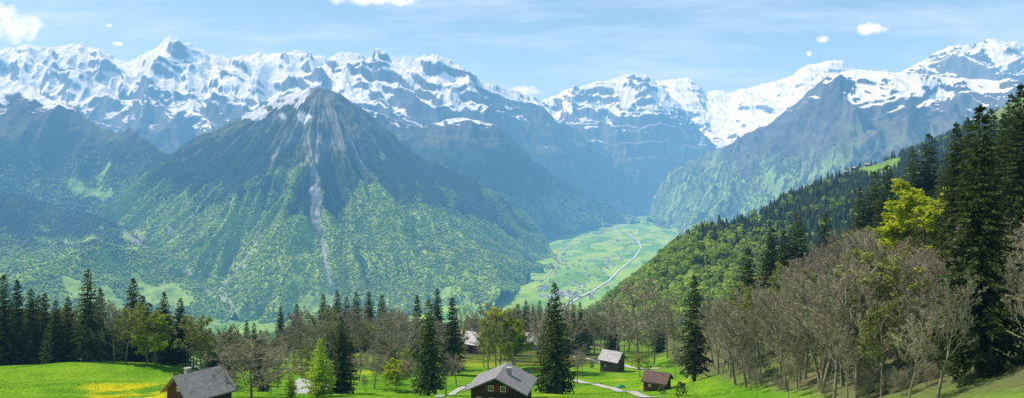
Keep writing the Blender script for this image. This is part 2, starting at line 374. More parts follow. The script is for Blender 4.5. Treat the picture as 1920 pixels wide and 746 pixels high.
# E2
def colE2(D):
    X,Y=D['X'],D['Y']; n1=fbm(X/260,Y/260,3,901); n2=fbm(X/80,Y/80,3,902)
    D['dec']=sm((D['PY']-415+75*n1+40*n2)/80); D['mead']=sm((n1+.45*n2-.14)/.07)*sm((D['PX']-40)/120)*sm((D['PY']-400)/50)
    for pts,a,b in [([(205,466),(250,470)],7,18),([(285,535),(345,555)],9,22),([(130,540),(190,560)],6,16),([(380,585),(430,600)],6,16),([(120,425),(170,432)],3,10)]:
        D['mead']=np.maximum(D['mead'],polymask(D,pts,a,b))
    c=mixc(np.array((.05,.082,.036)),np.array((.28,.41,.05)),D['dec'])
    c=mixc(c,np.array((.26,.41,.075)),D['mead'])
    rv=polymask(D,[(a,b+7) for a,b in RAV],0,5,9)*sm((n2+.6)/.3)
    D['mead']=np.maximum(D['mead'],rv)
    return mixc(c,np.array((.34,.35,.33)),rv)
sheet('E2','wooded_slope',-120,520,320,[
 [(-120,345,4400),(0,362,4300),(100,382,4200),(200,408,4100),(240,432,4000),(310,482,3700),(400,547,3400),(450,592,3200),(520,640,3000)],
 [(-120,660,2200),(200,660,2300),(400,640,2700),(520,665,2700)]],[190],
 lambda D:alp_disp(D,.46,0,905,3),colE2,'mid',700,'green lower slope with meadow clearings on the left behind the spruce stand','hillside')
# H near right slope
def colH(D):
    X,Y=D['X'],D['Y']; n1=fbm(X/120,Y/120,3,951); n2=fbm(X/30,Y/30,3,952)
    D['dec']=sm((D['PY']-415+75*n1+50*n2)/60)*sm((1520-D['PX'])/140)
    yl=318-.19*(D['PX']-1600)
    m=np.maximum(sm((D['PX']-1550)/15)*sm((1700-D['PX'])/20)*sm((D['PY0']-yl+12)/4)*sm((yl+22+10*n1-D['PY0'])/5)*sm((n2+.5)/.3),
                 sm((D['PX']-1790)/30)*sm((240-D['PY0'])/12))
    m=np.maximum(m,sm((n1+.4*n2-.32)/.06)*.9*sm((D['PY']-340)/20))
    m=np.maximum(m,polymask(D,[(1330,425),(1385,405),(1420,405)],4,11,4))
    D['mead']=m
    c=mixc(np.array((.035,.06,.02)),np.array((.16,.25,.035)),D['dec'])
    return mixc(c,mixc(np.array((.16,.27,.045)),np.array((.17,.20,.07)),sm((D['PX']-1780)/40)*sm((n1+.2)/.3)),m)
sheet('H','wooded_slope',1030,2040,420,[
 [(1030,650,1170),(1060,622,1120),(1100,593,1080),(1150,555,1040),(1200,520,1000),(1230,492,970),(1270,458,950),(1310,434,940),(1350,421,950),(1400,410,1000),(1440,391,1050),(1500,364,1150),(1560,335,1250),(1600,320,1300),(1650,306,1350),(1700,288,1400),(1760,267,1450),(1800,247,1500),(1850,222,1550),(1880,202,1600),(1920,178,1650),(2040,122,1700)],
 [(1030,690,720),(1100,675,620),(1200,655,560),(1400,610,520),(1600,560,500),(2040,480,480)]],[150],
 lambda D:(22*fbm(D['X']/150,D['Y']/150,3,955)+4*fbm(D['X']/30,D['Y']/30,2,957))*D['m'],colH,'mid',500,
 'mixed wooded hillside with small sunlit alps on the right, middle distance','hillside')

# ------------------------------------------------------------------ valley floor
def zval(Y): return np.interp(Y,[1500,2500,3500,6000,9000,11000,13000],[-720,-690,-655,-640,-565,-480,-380])
def valley_at(px,py):
    Y=5000.
    for i in range(30): Y=-zval(Y)*F/(py-HY)
    return np.array(((px-CX)/F*Y,Y,zval(Y)))
nx,ny=340,520
xs=np.linspace(-3000,3600,nx); ys=np.linspace(1800,12500,ny); X,Y=np.meshgrid(xs,ys)
Z=zval(Y)+5*fbm(X/300,Y/300,3,1000)
n1=fbm(X/500,Y/500,3,1003); ca,sa=math.cos(.35),math.sin(.35)
xa=X*ca-Y*sa; ya=X*sa+Y*ca
ci=np.floor(xa/95+1.1*fbm(X/400,Y/400,2,1005)).astype(int); cj=np.floor(ya/260+1.1*fbm(X/400,Y/400,2,1007)+(ci%3)*.37).astype(int)
h=PERM[PERM[ci&255]+(cj&255)]/255.
c=mixc(np.array((.10,.28,.015)),np.array((.34,.49,.05)),h)
c=c*(1+.25*n1)[...,None]
pos=np.stack([X,Y,Z],-1); idx=np.arange(nx*ny).reshape(ny,nx)
Fc=np.stack([idx[:-1,:-1],idx[:-1,1:],idx[1:,1:],idx[1:,:-1]],-1).reshape(-1,4)
o=mobj('valley_floor',np_mesh('valley_floor',pos.reshape(-1,3),Fc,c.reshape(-1,3),True),M['valley'])
tag(o,'flat green valley floor of small fields far below','valley',kind='structure')
SH['V']=dict(pos=pos[::-1],X=X[::-1],Y=Y[::-1],v=np.ones_like(X))
def ribbon(pts,width):
    pts=np.array(pts)
    seg=np.r_[0,np.cumsum(np.linalg.norm(np.diff(pts,axis=0),axis=1))]
    n=max(20,int(seg[-1]/(width*.8))); n=min(n,400); s=np.linspace(0,seg[-1],n)
    q=np.stack([np.interp(s,seg,pts[:,k]) for k in range(3)],-1)
    for _ in range(6): q[1:-1]=(q[:-2]+2*q[1:-1]+q[2:])/4
    return q
def lay(name,q,width,zf,mat,label,cat):
    t=np.gradient(q,axis=0); t/=np.linalg.norm(t[:,:2],axis=1,keepdims=True); sd=np.stack([-t[:,1],t[:,0],0*t[:,0]],-1)
    V=[]; off=[-.5,-.25,0,.25,.5]
    for a in off:
        p=q+sd*width*a; p[:,2]=zf(p[:,0],p[:,1]); V.append(p)
    V=np.stack(V,1); n=len(q); k=len(off); idx=np.arange(n*k).reshape(n,k)
    Fc=np.stack([idx[:-1,:-1],idx[1:,:-1],idx[1:,1:],idx[:-1,1:]],-1).reshape(-1,4)
    o=mobj(name,np_mesh(name,V.reshape(-1,3),Fc),mat); tag(o,label,cat,kind='structure'); return o
vz=lambda dz:(lambda x,y: zval(y)+5*fbm(x/300,y/300,3,1000)+dz)
road=[valley_at(a,b) for a,b in [(1050,578),(1070,568),(1090,556),(1112,545),(1140,527),(1165,503),(1190,482),(1202,463),(1196,449),(1180,440),(1158,433),(1150,428),(1165,421),(1185,414),(1198,405)]]
lay('road',ribbon(road,16),13,vz(4),M['road'],'pale road winding through the fields of the valley floor','road')
riv=[valley_at(a,b) for a,b in [(1010,530),(1030,512),(1045,490),(1055,470),(1080,450),(1120,436),(1170,418),(1200,405)]]
lay('lane',ribbon(riv,7),6,vz(3),M['road'],'thin lane along the left edge of the valley floor','lane')

# ------------------------------------------------------------------ far woods (stuff)
def ico(sub=0):
    import bmesh
    bm=bmesh.new(); bmesh.ops.create_icosphere(bm,subdivisions=sub+1,radius=1)
    V=np.array([v.co[:] for v in bm.verts]); Fc=np.array([[v.index for v in f.verts] for f in bm.faces]); bm.free(); return V,Fc
def cone_t(tiers,ns,star=0.):
    V=[];Fc=[]
    for k in range(tiers):
        z0=.06+.88*k/tiers*.9; z1=min(1.,z0+.95/tiers*1.35) if k<tiers-1 else 1.
        r=.24*(1-z0)**.9+.015
        b=len(V); V.append((0,0,z1))
        for i in range(ns):
            a=2*math.pi*i/ns+k*.5; rr=r*(1-star*(i%2)); V.append((rr*math.cos(a),rr*math.sin(a),z0+(.03 if i%2 else 0)))
        for i in range(ns): Fc.append((b,b+1+i,b+1+(i+1)%ns))
    return np.array(V),np.array(Fc)
rs=np.random.RandomState(5)
iv,iF=ico(0)
BLS=[((iv*np.array((.48,.48,.5))*(1+.6*(rs.rand(len(iv),1)-.5))+np.array((0,0,.5))),iF) for _ in range(4)]
CN=cone_t(2,5)
def lump(seed):
    r=np.random.RandomState(seed); Vs=[];Fs=[]
    n=130; V=np.zeros((n,4,3))
    for k in range(n):       # loose leaf clumps through an egg shaped crown
        d=r.randn(3); d/=np.linalg.norm(d); rad=(r.rand()**.4)
        cc=np.array((.40*d[0]*rad,.40*d[1]*rad,.56+.42*d[2]*rad)); nrm=d+.7*r.randn(3); nrm/=np.linalg.norm(nrm)
        u=np.cross(nrm,r.randn(3)); u/=np.linalg.norm(u); w=np.cross(nrm,u); s=.07+.06*r.rand()
        V[k]=[cc-u*s,cc+w*s*.8,cc+u*s,cc-w*s*.8]
    b=np.arange(n)[:,None]*4; Fs=np.concatenate([b+np.array([[0,1,2]]),b+np.array([[0,2,3]])])
    return V.reshape(-1,3),Fs
LU=[lump(k) for k in range(4)]; CN3=cone_t(6,10,.45)
def scatter(D,prob,n,seed):
    r=np.random.RandomState(seed); pos=D['pos']
    e1=pos[1:,:-1]-pos[:-1,:-1]; e2=pos[:-1,1:]-pos[:-1,:-1]
    ar=np.linalg.norm(np.cross(e1,e2),axis=-1)
    w=ar*prob[:-1,:-1]*(D['v'][:-1,:-1]>=-.01); w=w.ravel()/w.sum()
    k=r.choice(len(w),n,p=w); i,j=np.unravel_index(k,ar.shape)
    a=r.rand(n,1);b=r.rand(n,1)
    p=pos[i,j]*(1-a)*(1-b)+pos[i+1,j]*a*(1-b)+pos[i,j+1]*(1-a)*b+pos[i+1,j+1]*a*b
    return p,i,j
def wood(name,items,label,cat='wood'):
    Vs=[];Fs=[];Cs=[];b=0
    for (T,TF),p,h,w,col in items:
        n=len(p); 
        if n==0: continue
        a=rs.rand(n)*6.283; ca,sa=np.cos(a)[:,None],np.sin(a)[:,None]
        x=T[None,:,0]*ca-T[None,:,1]*sa; y=T[None,:,0]*sa+T[None,:,1]*ca
        V=np.stack([x*(h*w)[:,None],y*(h*w)[:,None],np.broadcast_to(T[None,:,2],x.shape)*h[:,None]],-1)+p[:,None,:]
        V[:,:,2]-=h[:,None]*.05
        Vs.append(V.reshape(-1,3)); Fs.append((TF[None]+(np.arange(n)*len(T))[:,None,None]+b).reshape(-1,3)); b+=n*len(T)
        Cs.append(np.repeat(col,len(T),axis=0))
    o=mobj(name,np_mesh(name,np.concatenate(Vs),np.concatenate(Fs),np.concatenate(Cs)),M['wood'])
    tag(o,label,cat,kind='stuff'); return o
def mixwood(D,prob,dec,n,seed,h0,h1,CT,BTs,conc=((.036,.063,.030),(.105,.15,.055)),decc=((.26,.40,.035),(.48,.635,.095))):
    p,i,j=scatter(D,prob,n,seed); r=np.random.RandomState(seed+1)
    isd=r.rand(n)<dec[i,j]; it=[]
    k=~isd; q=p[k]; t=r.rand(k.sum(),1); it.append((CT,q,h0+(h1-h0)*r.rand(k.sum()),.8+.4*r.rand(k.sum()),np.array(conc[0])*(1-t)+np.array(conc[1])*t))
    which=r.randint(0,len(BTs),n)
    for b,BT in enumerate(BTs):
        k=isd&(which==b); t=r.rand(k.sum(),1); it.append((BT,p[k],(h0+(h1-h0)*r.rand(k.sum()))*.8,.8+.5*r.rand(k.sum()),np.array(decc[0])*(1-t)+np.array(decc[1])*t))
    return it
D=SH['P']; n1=fbm(D['X']/160,D['Y']/160,3,850)
pr=np.clip(1-1.3*D['rock']-D['mead'],0,1)*sm((D['PY']-235)/80)*(.2+.8*sm((n1+.4)/.35))
wood('mountain_wood',mixwood(D,pr,D['dec']*.97,66000,11,7,17,CN,BLS),'woods of dark conifers and fresh green broadleaves covering the pyramid mountain')
D=SH['E2']; n1=fbm(D['X']/160,D['Y']/160,3,851)
wood('hillside_wood',mixwood(D,np.clip(1-D['mead'],.0,1)*(D['v']>=0)*(.25+.75*sm((n1+.4)/.35)),D['dec']*.9,19000,21,7,17,CN,BLS),'woods on the lower left slope behind the spruce stand')
D=SH['E1']; wood('mountainside_wood',mixwood(D,np.clip(1-D['mead'],0,1)*sm((230-D['Z'])/120)*(.25+.75*sm((fbm(D['X']/200,D['Y']/200,3,31)+.2)/.3)),.12+.3*sm((D['PY']-310)/60),15000,31,13,22,CN,BLS),'dark conifer woods on the upper left mountainside')
D=SH['F']; wood('spur_wood',mixwood(D,sm((200-D['Z'])/120)*(.2+.8*sm((fbm(D['X']/250,D['Y']/250,3,41)+.2)/.3)),.35*sm((D['PY']-350)/60),12000,41,16,26,CN,BLS),'dark woods on the spur right of the pyramid mountain')
D=SH['G']; wood('slope_wood',mixwood(D,sm((D['PY']-260)/60)*(.1+.9*sm((fbm(D['X']/250,D['Y']/250,3,51)+.1)/.3)),.6*sm((D['PY']-310)/60),13000,51,14,24,CN,BLS),'patchy woods on the lower flank of the right rocky mountain')
D=SH['V']; PXv=CX+F*D['X']/D['Y']; PYv=HY+650*F/D['Y']
pv=sm((fbm(D['X']/160,D['Y']/220,3,71)-.30)/.06)*(D['X']>-300)*(D['Y']>3000)
wood('valley_trees',mixwood(D,pv+1e-6,.9+0*D['X'],1900,71,8,17,CN,BLS,decc=((.10,.19,.02),(.25,.36,.05))),'hedges and tree clumps dotted over the valley fields')
D=SH['H']; nH=fbm(D['X']/70,D['Y']/70,3,961)
wood('hillside_wood',mixwood(D,np.clip(1-1.3*D['mead'],0,1)*(1-.93*sm((D['PX']-1690)/60)*sm((250-D['PY'])/20))*(.3+.7*sm((nH+.4)/.4)),np.clip(D['dec']*.85+.08,0,1),7800,61,9,19,CN3,LU,conc=((.026,.046,.018),(.08,.115,.038)),decc=((.20,.31,.025),(.42,.54,.065))),'mixed wood of dark spruces and fresh green broadleaves on the right hillside')

# ------------------------------------------------------------------ foreground ground
YB=[0,20,60,90,121,152,195,250,360,420,520,700,1000]; ZB=[-1.7,-9,-23,-31.5,-39.4,-48.5,-57.5,-68,-87,-102,-150,-240,-400]
YL=[0,20,60,90,121,150,168,180,200,260,400,700,1000]; ZL=[-1.7,-9,-22,-31,-38.3,-44.2,-46.8,-49.5,-59,-90,-160,-300,-450]
XHY,XHX=[0,80,130,200,300],[33,35,37,45,66]
def g(x,y):
    x=np.asarray(x,float); y=np.asarray(y,float)
    c=np.interp(y,YB,ZB); l=np.interp(y,YL,ZL); r=x/np.maximum(y,1)
    wl=sm((-.37-r)/.12); z=c*(1-wl)+l*wl
    z=z+1.3*np.exp(-((x+102)/20)**2-((y-165)/14)**2)-1.6*np.exp(-((x+72)/14)**2-((y-158)/22)**2)
    xh=np.interp(y,XHY,XHX); e=np.clip((x-xh)/6,-30,60)
    add=.60*6*np.log1p(np.exp(e)); z=z+80*np.tanh(add/80)*(1-sm((y-220)/250))
    return z+.45*perlin(x/13,y/13,3)+1.1*perlin(x/37,y/37,5)*sm(y/80)
def hit(px,py,y0=60,y1=460):
    ys=np.linspace(y0,y1,1600); f=(HY-py)/F*ys-g((px-CX)/F*ys,ys)
    k=np.where(f<0)[0]; i=k[0] if len(k) else len(ys)-1
    y=ys[i]; x=(px-CX)/F*y; return Vector((x,y,float(g(x,y))))
pxs=np.linspace(-250,2170,560); ys=np.concatenate([np.linspace(4,100,60)[:-1],np.geomspace(100,1000,300)])
PXg,Y=np.meshgrid(pxs,ys); X=(PXg-CX)/F*Y; Z=g(X,Y)
n1=fbm(X/22,Y/22,4,1101); n2=fbm(X/6,Y/6,3,1102); n3=fbm(X/60,Y/60,2,1103)
c=mixc(np.array((.095,.245,.012)),np.array((.21,.38,.02)),sm(.5+.8*n1+.5*n2))
PYg=HY-F*Z/Y
yl=np.maximum(1.1*sm((PYg-712)/14)*sm((370-PXg)/50)*sm((PXg-120)/80), .4*sm((690-PYg)/10)*sm((PXg-620)/60)*sm((1130-PXg)/60)*sm((PYg-640)/8))
yl=np.clip(yl*sm((n1+.7*n2+.26)/.3),0,1)
yl=np.maximum(yl,.4*sm((n1+.6*n2-.4)/.2)*sm((PXg-380)/60))
c=mixc(c,np.array((.58,.50,.012)),yl*.9)
xh=np.interp(Y,XHY,XHX); hillm=sm((X-xh+1)/6+.5*n1)
fl=mixc(np.array((.14,.125,.07)),np.array((.11,.17,.035)),sm(.35+.8*n1+.5*n2))
c=mixc(c,fl,hillm*.95); c=mixc(c,np.array((.11,.125,.035)),sm((Y-220)/40)*(.45+.55*sm((n3+.1)/.3)))
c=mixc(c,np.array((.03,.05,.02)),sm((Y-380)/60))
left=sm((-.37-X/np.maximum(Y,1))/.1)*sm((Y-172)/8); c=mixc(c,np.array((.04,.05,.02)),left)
pos=np.stack([X,Y,Z],-1); a,b=X.shape; idx=np.arange(a*b).reshape(a,b)
Fc=np.stack([idx[:-1,:-1],idx[:-1,1:],idx[1:,1:],idx[1:,:-1]],-1).reshape(-1,4)
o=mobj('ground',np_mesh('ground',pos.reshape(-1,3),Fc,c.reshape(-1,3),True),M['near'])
tag(o,'sunlit spring meadow with yellow dandelion patches in the foreground','meadow',kind='structure')
def path(pp,w,label):
    pts=[hit(a,b)[:] for a,b in pp]; lay('path',ribbon(pts,1),w,lambda x,y:g(x,y)+.14,M['path'],label,'path')
path([(1078,712),(1110,719),(1150,728),(1190,737),(1235,744)],2.0,'pale gravel path crossing the meadow right of the tall central spruce')
path([(822,744),(850,736),(875,724),(905,712),(960,700),(1000,695),(1060,690)],1.7,'pale path passing behind the central chalet')
path([(1075,668),(1120,676),(1180,688),(1240,690)],1.5,'thin path beside the grey roofed barn')

# grass tufts
def tufts(n,seed):
    r=np.random.RandomState(seed); px=r.uniform(-30,1700,n); y=105+115*r.rand(n)**1.3
    x=(px-CX)/F*y; z=g(x,y); h=.08+.2*r.rand(n)**2; a=r.rand(n)*6.283; w=.04+.06*r.rand(n)
    V=np.zeros((n,3,3)); V[:,0]=np.stack([x-w*np.cos(a),y-w*np.sin(a),z-.05],-1); V[:,1]=np.stack([x+w*np.cos(a),y+w*np.sin(a),z-.05],-1)
    V[:,2]=np.stack([x+.25*h*r.randn(n),y+.25*h*r.randn(n),z+h],-1)
    t=r.rand(n,1); col=np.array((.11,.25,.01))*(1-t)+np.array((.22,.40,.03))*t
    nn=fbm(x/22,y/22,3,1101); k=(r.rand(n)<.05+.15*sm((nn)/.3)*(px>380)); col[k]=np.array((.55,.48,.02))
    me=np_mesh('grass',V.reshape(-1,3),np.arange(n*3).reshape(n,3),np.repeat(col,3,axis=0))
    tag(mobj('grass',me,M['wood']),'grass blades and dandelions growing over the foreground meadow','grass',kind='stuff')
tufts(45000,77)

# ------------------------------------------------------------------ trees
def tubes(V,Fc,pts,rad,n):
    b=len(V); m=len(pts)
    for i,p in enumerate(pts):
        d=(pts[min(i+1,m-1)]-pts[max(i-1,0)]); d=d.normalized() if d.length>1e-6 else Vector((0,0,1))
        u=d.orthogonal().normalized(); w=d.cross(u)
        for k in range(n):
            a=2*math.pi*k/n; V.append(p+(u*math.cos(a)+w*math.sin(a))*rad[i])
    for i in range(m-1):
        for k in range(n):
            Fc.append((b+i*n+k,b+i*n+(k+1)%n,b+(i+1)*n+(k+1)%n,b+(i+1)*n+k))
def spruce_proto(seed,H,Rr,z0f,wh,droop,spr=1.,step=.42,rag=.25):
    r=random.Random(seed); V=[];Fc=[]
    def spray(p,d,L,w):
        s=d.cross(Vector((r.gauss(0,1),r.gauss(0,1),r.gauss(0,1))));
        if s.length<1e-4: return
        s.normalize(); b=len(V)
        V.extend((p,p+d*(.5*L)+s*w,p+d*L,p+d*(.5*L)-s*w)); Fc.append((b,b+1,b+2,b+3))
    z0=H*z0f
    for i in range(wh):
        t=(i+r.random()*.8)/wh; z=z0+(H-z0)*t
        prof=(1-t)**.88*min(1,.6+2.2*t)
        n=r.randint(6,9) if t<.85 else 5
        a0=r.random()*6.28
        for k in range(n):
            zz=min(z+r.uniform(-.35,.35),H-.2)
            L=Rr*prof*(1-rag+2*rag*r.random())+.22
            a=a0+6.283*k/n+r.uniform(-.35,.35); d=Vector((math.cos(a),math.sin(a),0)); pr=Vector((-d.y,d.x,0))
            dr=droop*(1.1-t)*(.7+.6*r.random())-.35*t
            m=max(2,int(L/step))
            for j in range(m):
                s=(j+.5+.5*r.random())/m
                p=Vector((0,0,zz))+d*(L*s)+Vector((0,0,-dr*L*s+.22*L*s*s*dr))
                sz=(.85*(1.15-.4*s)*(.7+.6*r.random()))*spr*(.5+.5*(1-t))
                for sg in (-1,1):
                    v=(d*(.55+.2*r.random())+pr*sg*(.5+.4*r.random())+Vector((0,0,-.25-.35*r.random()))).normalized()
                    spray(p,v,sz*1.2,sz*.28)
                if r.random()<.6: spray(p,Vector((r.uniform(-.25,.25),r.uniform(-.25,.25),-1)).normalized(),sz*1.15,sz*.26)
            tip=Vector((0,0,zz))+d*L+Vector((0,0,-dr*L+.22*L*dr)); spray(tip-d*.2,(d+Vector((0,0,.1))).normalized(),.5*spr,.1)
    for k in range(6): spray(Vector((0,0,H-1.+.1*k)),Vector((r.uniform(-.25,.25),r.uniform(-.25,.25),1)).normalized(),.9,.13)
    crown=py_mesh('spruce_crown',V,Fc)
    V=[];Fc=[]; pts=[Vector((.15*math.sin(k*1.3+seed)*(k/8),.15*math.cos(k*1.7+seed)*(k/8),-.6+(H*.97+.6)*k/8)) for k in range(9)]
    r0=.012*H+.06; tubes(V,Fc,pts,[r0*(1-.93*k/8)*(1.25 if k==0 else 1) for k in range(9)],8)
    return py_mesh('spruce_trunk',V,Fc,True),crown,H
def broad_proto(seed,H,leaf=0,lsz=.3,cl=.35,spread=1.,twl=1.,n1=11,n2=6,n3=5,n4=7,tw=.032,l1=.42,up=.10):
    r=random.Random(seed); TV=[];TF=[];CV=[];CF=[];LV=[];LF=[]
    def grow(p,d,L,rad,lev):
        segs=(6,4,3,2,1)[lev]; pts=[p.copy()]; q=p.copy(); dd=d.copy(); dirs=[dd.copy()]; jl=(.035,.09,.11,.12,.12)[lev]
        for i in range(segs):
            dd=(dd+Vector((r.gauss(0,jl),r.gauss(0,jl),r.gauss(0,.06)+(up if lev>0 else .04)))).normalized()
            q=q+dd*(L/segs); pts.append(q.copy()); dirs.append(dd.copy())
        if lev==4:
            s=dd.orthogonal().normalized(); s=(s*math.cos(p.x*40)+dd.cross(s)*math.sin(p.x*40))*rad; b=len(CV); CV.extend((p-s,p+s,q)); CF.append((b,b+1,b+2))
            for k in range(leaf):
                f=p.lerp(q,r.uniform(.2,1.1))+Vector((r.gauss(0,.12),r.gauss(0,.12),r.gauss(0,.12)))
                v=Vector((r.gauss(0,1),r.gauss(0,1),r.gauss(0,.7))).normalized(); s=v.cross(Vector((r.gauss(0,1),r.gauss(0,1),r.gauss(0,1)))).normalized()
                z=lsz*(.6+.7*r.random()); b=len(LV); LV.extend((f,f+v*z*.5+s*z*.35,f+v*z,f+v*z*.5-s*z*.35)); LF.append((b,b+1,b+2,b+3))
            return
        end=(.12,.2,.3,.35)[lev]
        rr=[rad*(1-(1-end)*i/segs) for i in range(segs+1)]
        if lev<=1: tubes(TV,TF,pts,rr,(7,5)[lev])
        else: tubes(CV,CF,pts,rr,3)
        n=(n1,n2,n3,n4)[lev]
        for k in range(n):
            s=(cl+(1-cl)*(k+r.random())/n) if lev==0 else (.2+.8*(k+r.random())/n)
            f=min(s*segs,segs-1e-3); i=int(f); o=pts[i].lerp(pts[i+1],f-i); bd=dirs[i+1]
            a=r.random()*6.283 if lev else k*2.4+r.uniform(-.5,.5)
            u=bd.orthogonal().normalized(); w=bd.cross(u); sd=u*math.cos(a)+w*math.sin(a)
            sp=(.75*spread,.75,.8,.9)[lev]*(.8+.4*r.random())
            nd_=(bd*(1 if lev else .75)+sd*sp).normalized()
            nl=L*((l1,.5,.5,.62*twl)[lev])*(1.1-.5*s if lev==0 else 1.05-.4*s)*(.8+.4*r.random())
            grow(o,nd_,nl,max(rad*(1-.8*s)*(.55,.55,.5,.6)[lev],(.055,.036,.028,tw)[lev]),lev+1)
    grow(Vector((0,0,-.5)),Vector((r.uniform(-.03,.03),r.uniform(-.03,.03),1)).normalized(),H*.86,.011*H+.03,0)
    zt=max(v.z for v in CV)
    t=py_mesh('broadleaf_trunk',TV,TF,True); c=py_mesh('broadleaf_twigs',CV,CF)
    l=py_mesh('broadleaf_leaves',LV,LF) if LV else None
    return t,c,l,zt
SP=[spruce_proto(1,24,4.4,.05,46,.55),spruce_proto(2,24,3.9,.10,44,.75,rag=.32),spruce_proto(3,24,4.9,.03,48,.5,rag=.2),spruce_proto(4,24,3.3,.12,44,.8,rag=.35)]
SPB=spruce_proto(9,28,4.0,.07,70,.7,.95,.33,.4)
LA=spruce_proto(6,12,2.7,.06,32,.1,.7,.36)
BA=[broad_proto(20+k,14,0,cl=(.30,.40,.28,.36,.44)[k],spread=(.75,.62,.85,.7,.62)[k],n1=14,n4=9,tw=.034,up=.16) for k in range(5)]
BF=[broad_proto(30+k,16,0,cl=.3,spread=1.1,n1=13,n4=7,tw=.07) for k in range(3)]
BW=broad_proto(40,9,0,cl=.12,spread=1.7,n1=22,n2=7,n3=6,n4=6,tw=.04,l1=.62)
OL=[broad_proto(50+k,14,1,.36,cl=.3) for k in range(3)]
GR=[broad_proto(60+k,14,5,.40,cl=.2,spread=1.25,n1=14) for k in range(3)]
SB=[broad_proto(70+k,3,2,.22,cl=.05,spread=1.6,n1=9,n2=4,n3=3,n4=3,tw=.015) for k in range(2)]
rt=random.Random(99)
def put_tree(kind,px,top,Y,label,cat,group=None,var=None,wx=1.,name=None,H=None):
    x=(px-CX)/F*Y; z=float(g(x,Y))
    if H is None: H=(HY-top)/F*Y-z
    if kind in ('spruce','big','larch'):
        pr={'spruce':SP[var if var is not None else rt.randrange(4)],'big':SPB,'larch':LA}[kind]
        t,c,h=pr; s=H/h; root=empty(name or {'spruce':'spruce_tree','big':'spruce_tree','larch':'larch_tree'}[kind],(x,Y,z),rt.random()*6.28,(s*wx,s*wx,s))
        mobj('trunk',t,M['bark2'],root); mobj('crown',c,M['larch'] if kind=='larch' else M['spruce'],root)
    else:
        L={'bare':BF if Y>204 else BA,'bushy':[BW],'olive':OL,'green':GR,'shrub':SB}[kind]; t,c,l,h=L[(var if var is not None else rt.randrange(len(L)))%len(L)]
        s=H/h; root=empty(name or {'bare':'bare_tree','bushy':'bare_tree','olive':'budding_tree','green':'leafy_tree','shrub':'shrub'}[kind],(x,Y,z),rt.random()*6.28,(s*wx,s*wx,s))
        mobj('trunk',t,M['bark'],root); b=mobj('twigs' if l else 'crown',c,M['twig'],root)
        if l: mobj('crown',l,{'olive':M['olive'],'green':M['green'],'shrub':M['shrub']}[kind],root)
    tag(root,label,cat,group); return root
# left stand
for i,(px,top,Y) in enumerate([(6,515,176),(32,524,182),(58,540,178),(84,548,186),(104,562,168),(128,556,172),(165,503,170),(188,540,180),(250,521,186),(308,547,176),(338,558,180)]):
    put_tree('spruce',px,top,Y,'dark spruce fronting the left stand, %s tall spruce from the left edge'%ORD[i],'spruce','spruces in the left stand',wx=1.+.25*rt.random(),var=[0,3,1,3,2,0,1,3,0,0,0][i])
for i,(k,px,top,Y) in enumerate([('bare',142,585,174),('bare',214,552,170),('olive',236,566,169),('olive',276,572,169),('green',294,588,171),('olive',362,585,172),('olive',384,622,174)]):
    put_tree(k,px,top,Y,'%s in the left stand, %s of its broadleaf trees from the left'%({'bare':'bare grey brown tree','olive':'olive green budding tree','green':'yellow green leafy tree'}[k],ORD[i]),'tree','broadleaf trees in the left stand',wx=1.3)
for i in range(30):
    px=-40+i*14.5+rt.uniform(-5,5); Y=rt.uniform(188,212); k='spruce' if rt.random()<.62 else rt.choice(['bare','olive'])
    top=rt.uniform(550,605)+(30 if px>330 else 0)
    if k=='spruce': put_tree(k,px,top,Y,'dark spruce in the shaded back rows of the left stand','spruce','back row spruces of the left stand',wx=1.15)
    else: put_tree(k,px,top+12,Y,'broadleaf tree between the spruces in the back rows of the left stand','tree','back row broadleaf trees of the left stand',wx=1.2)
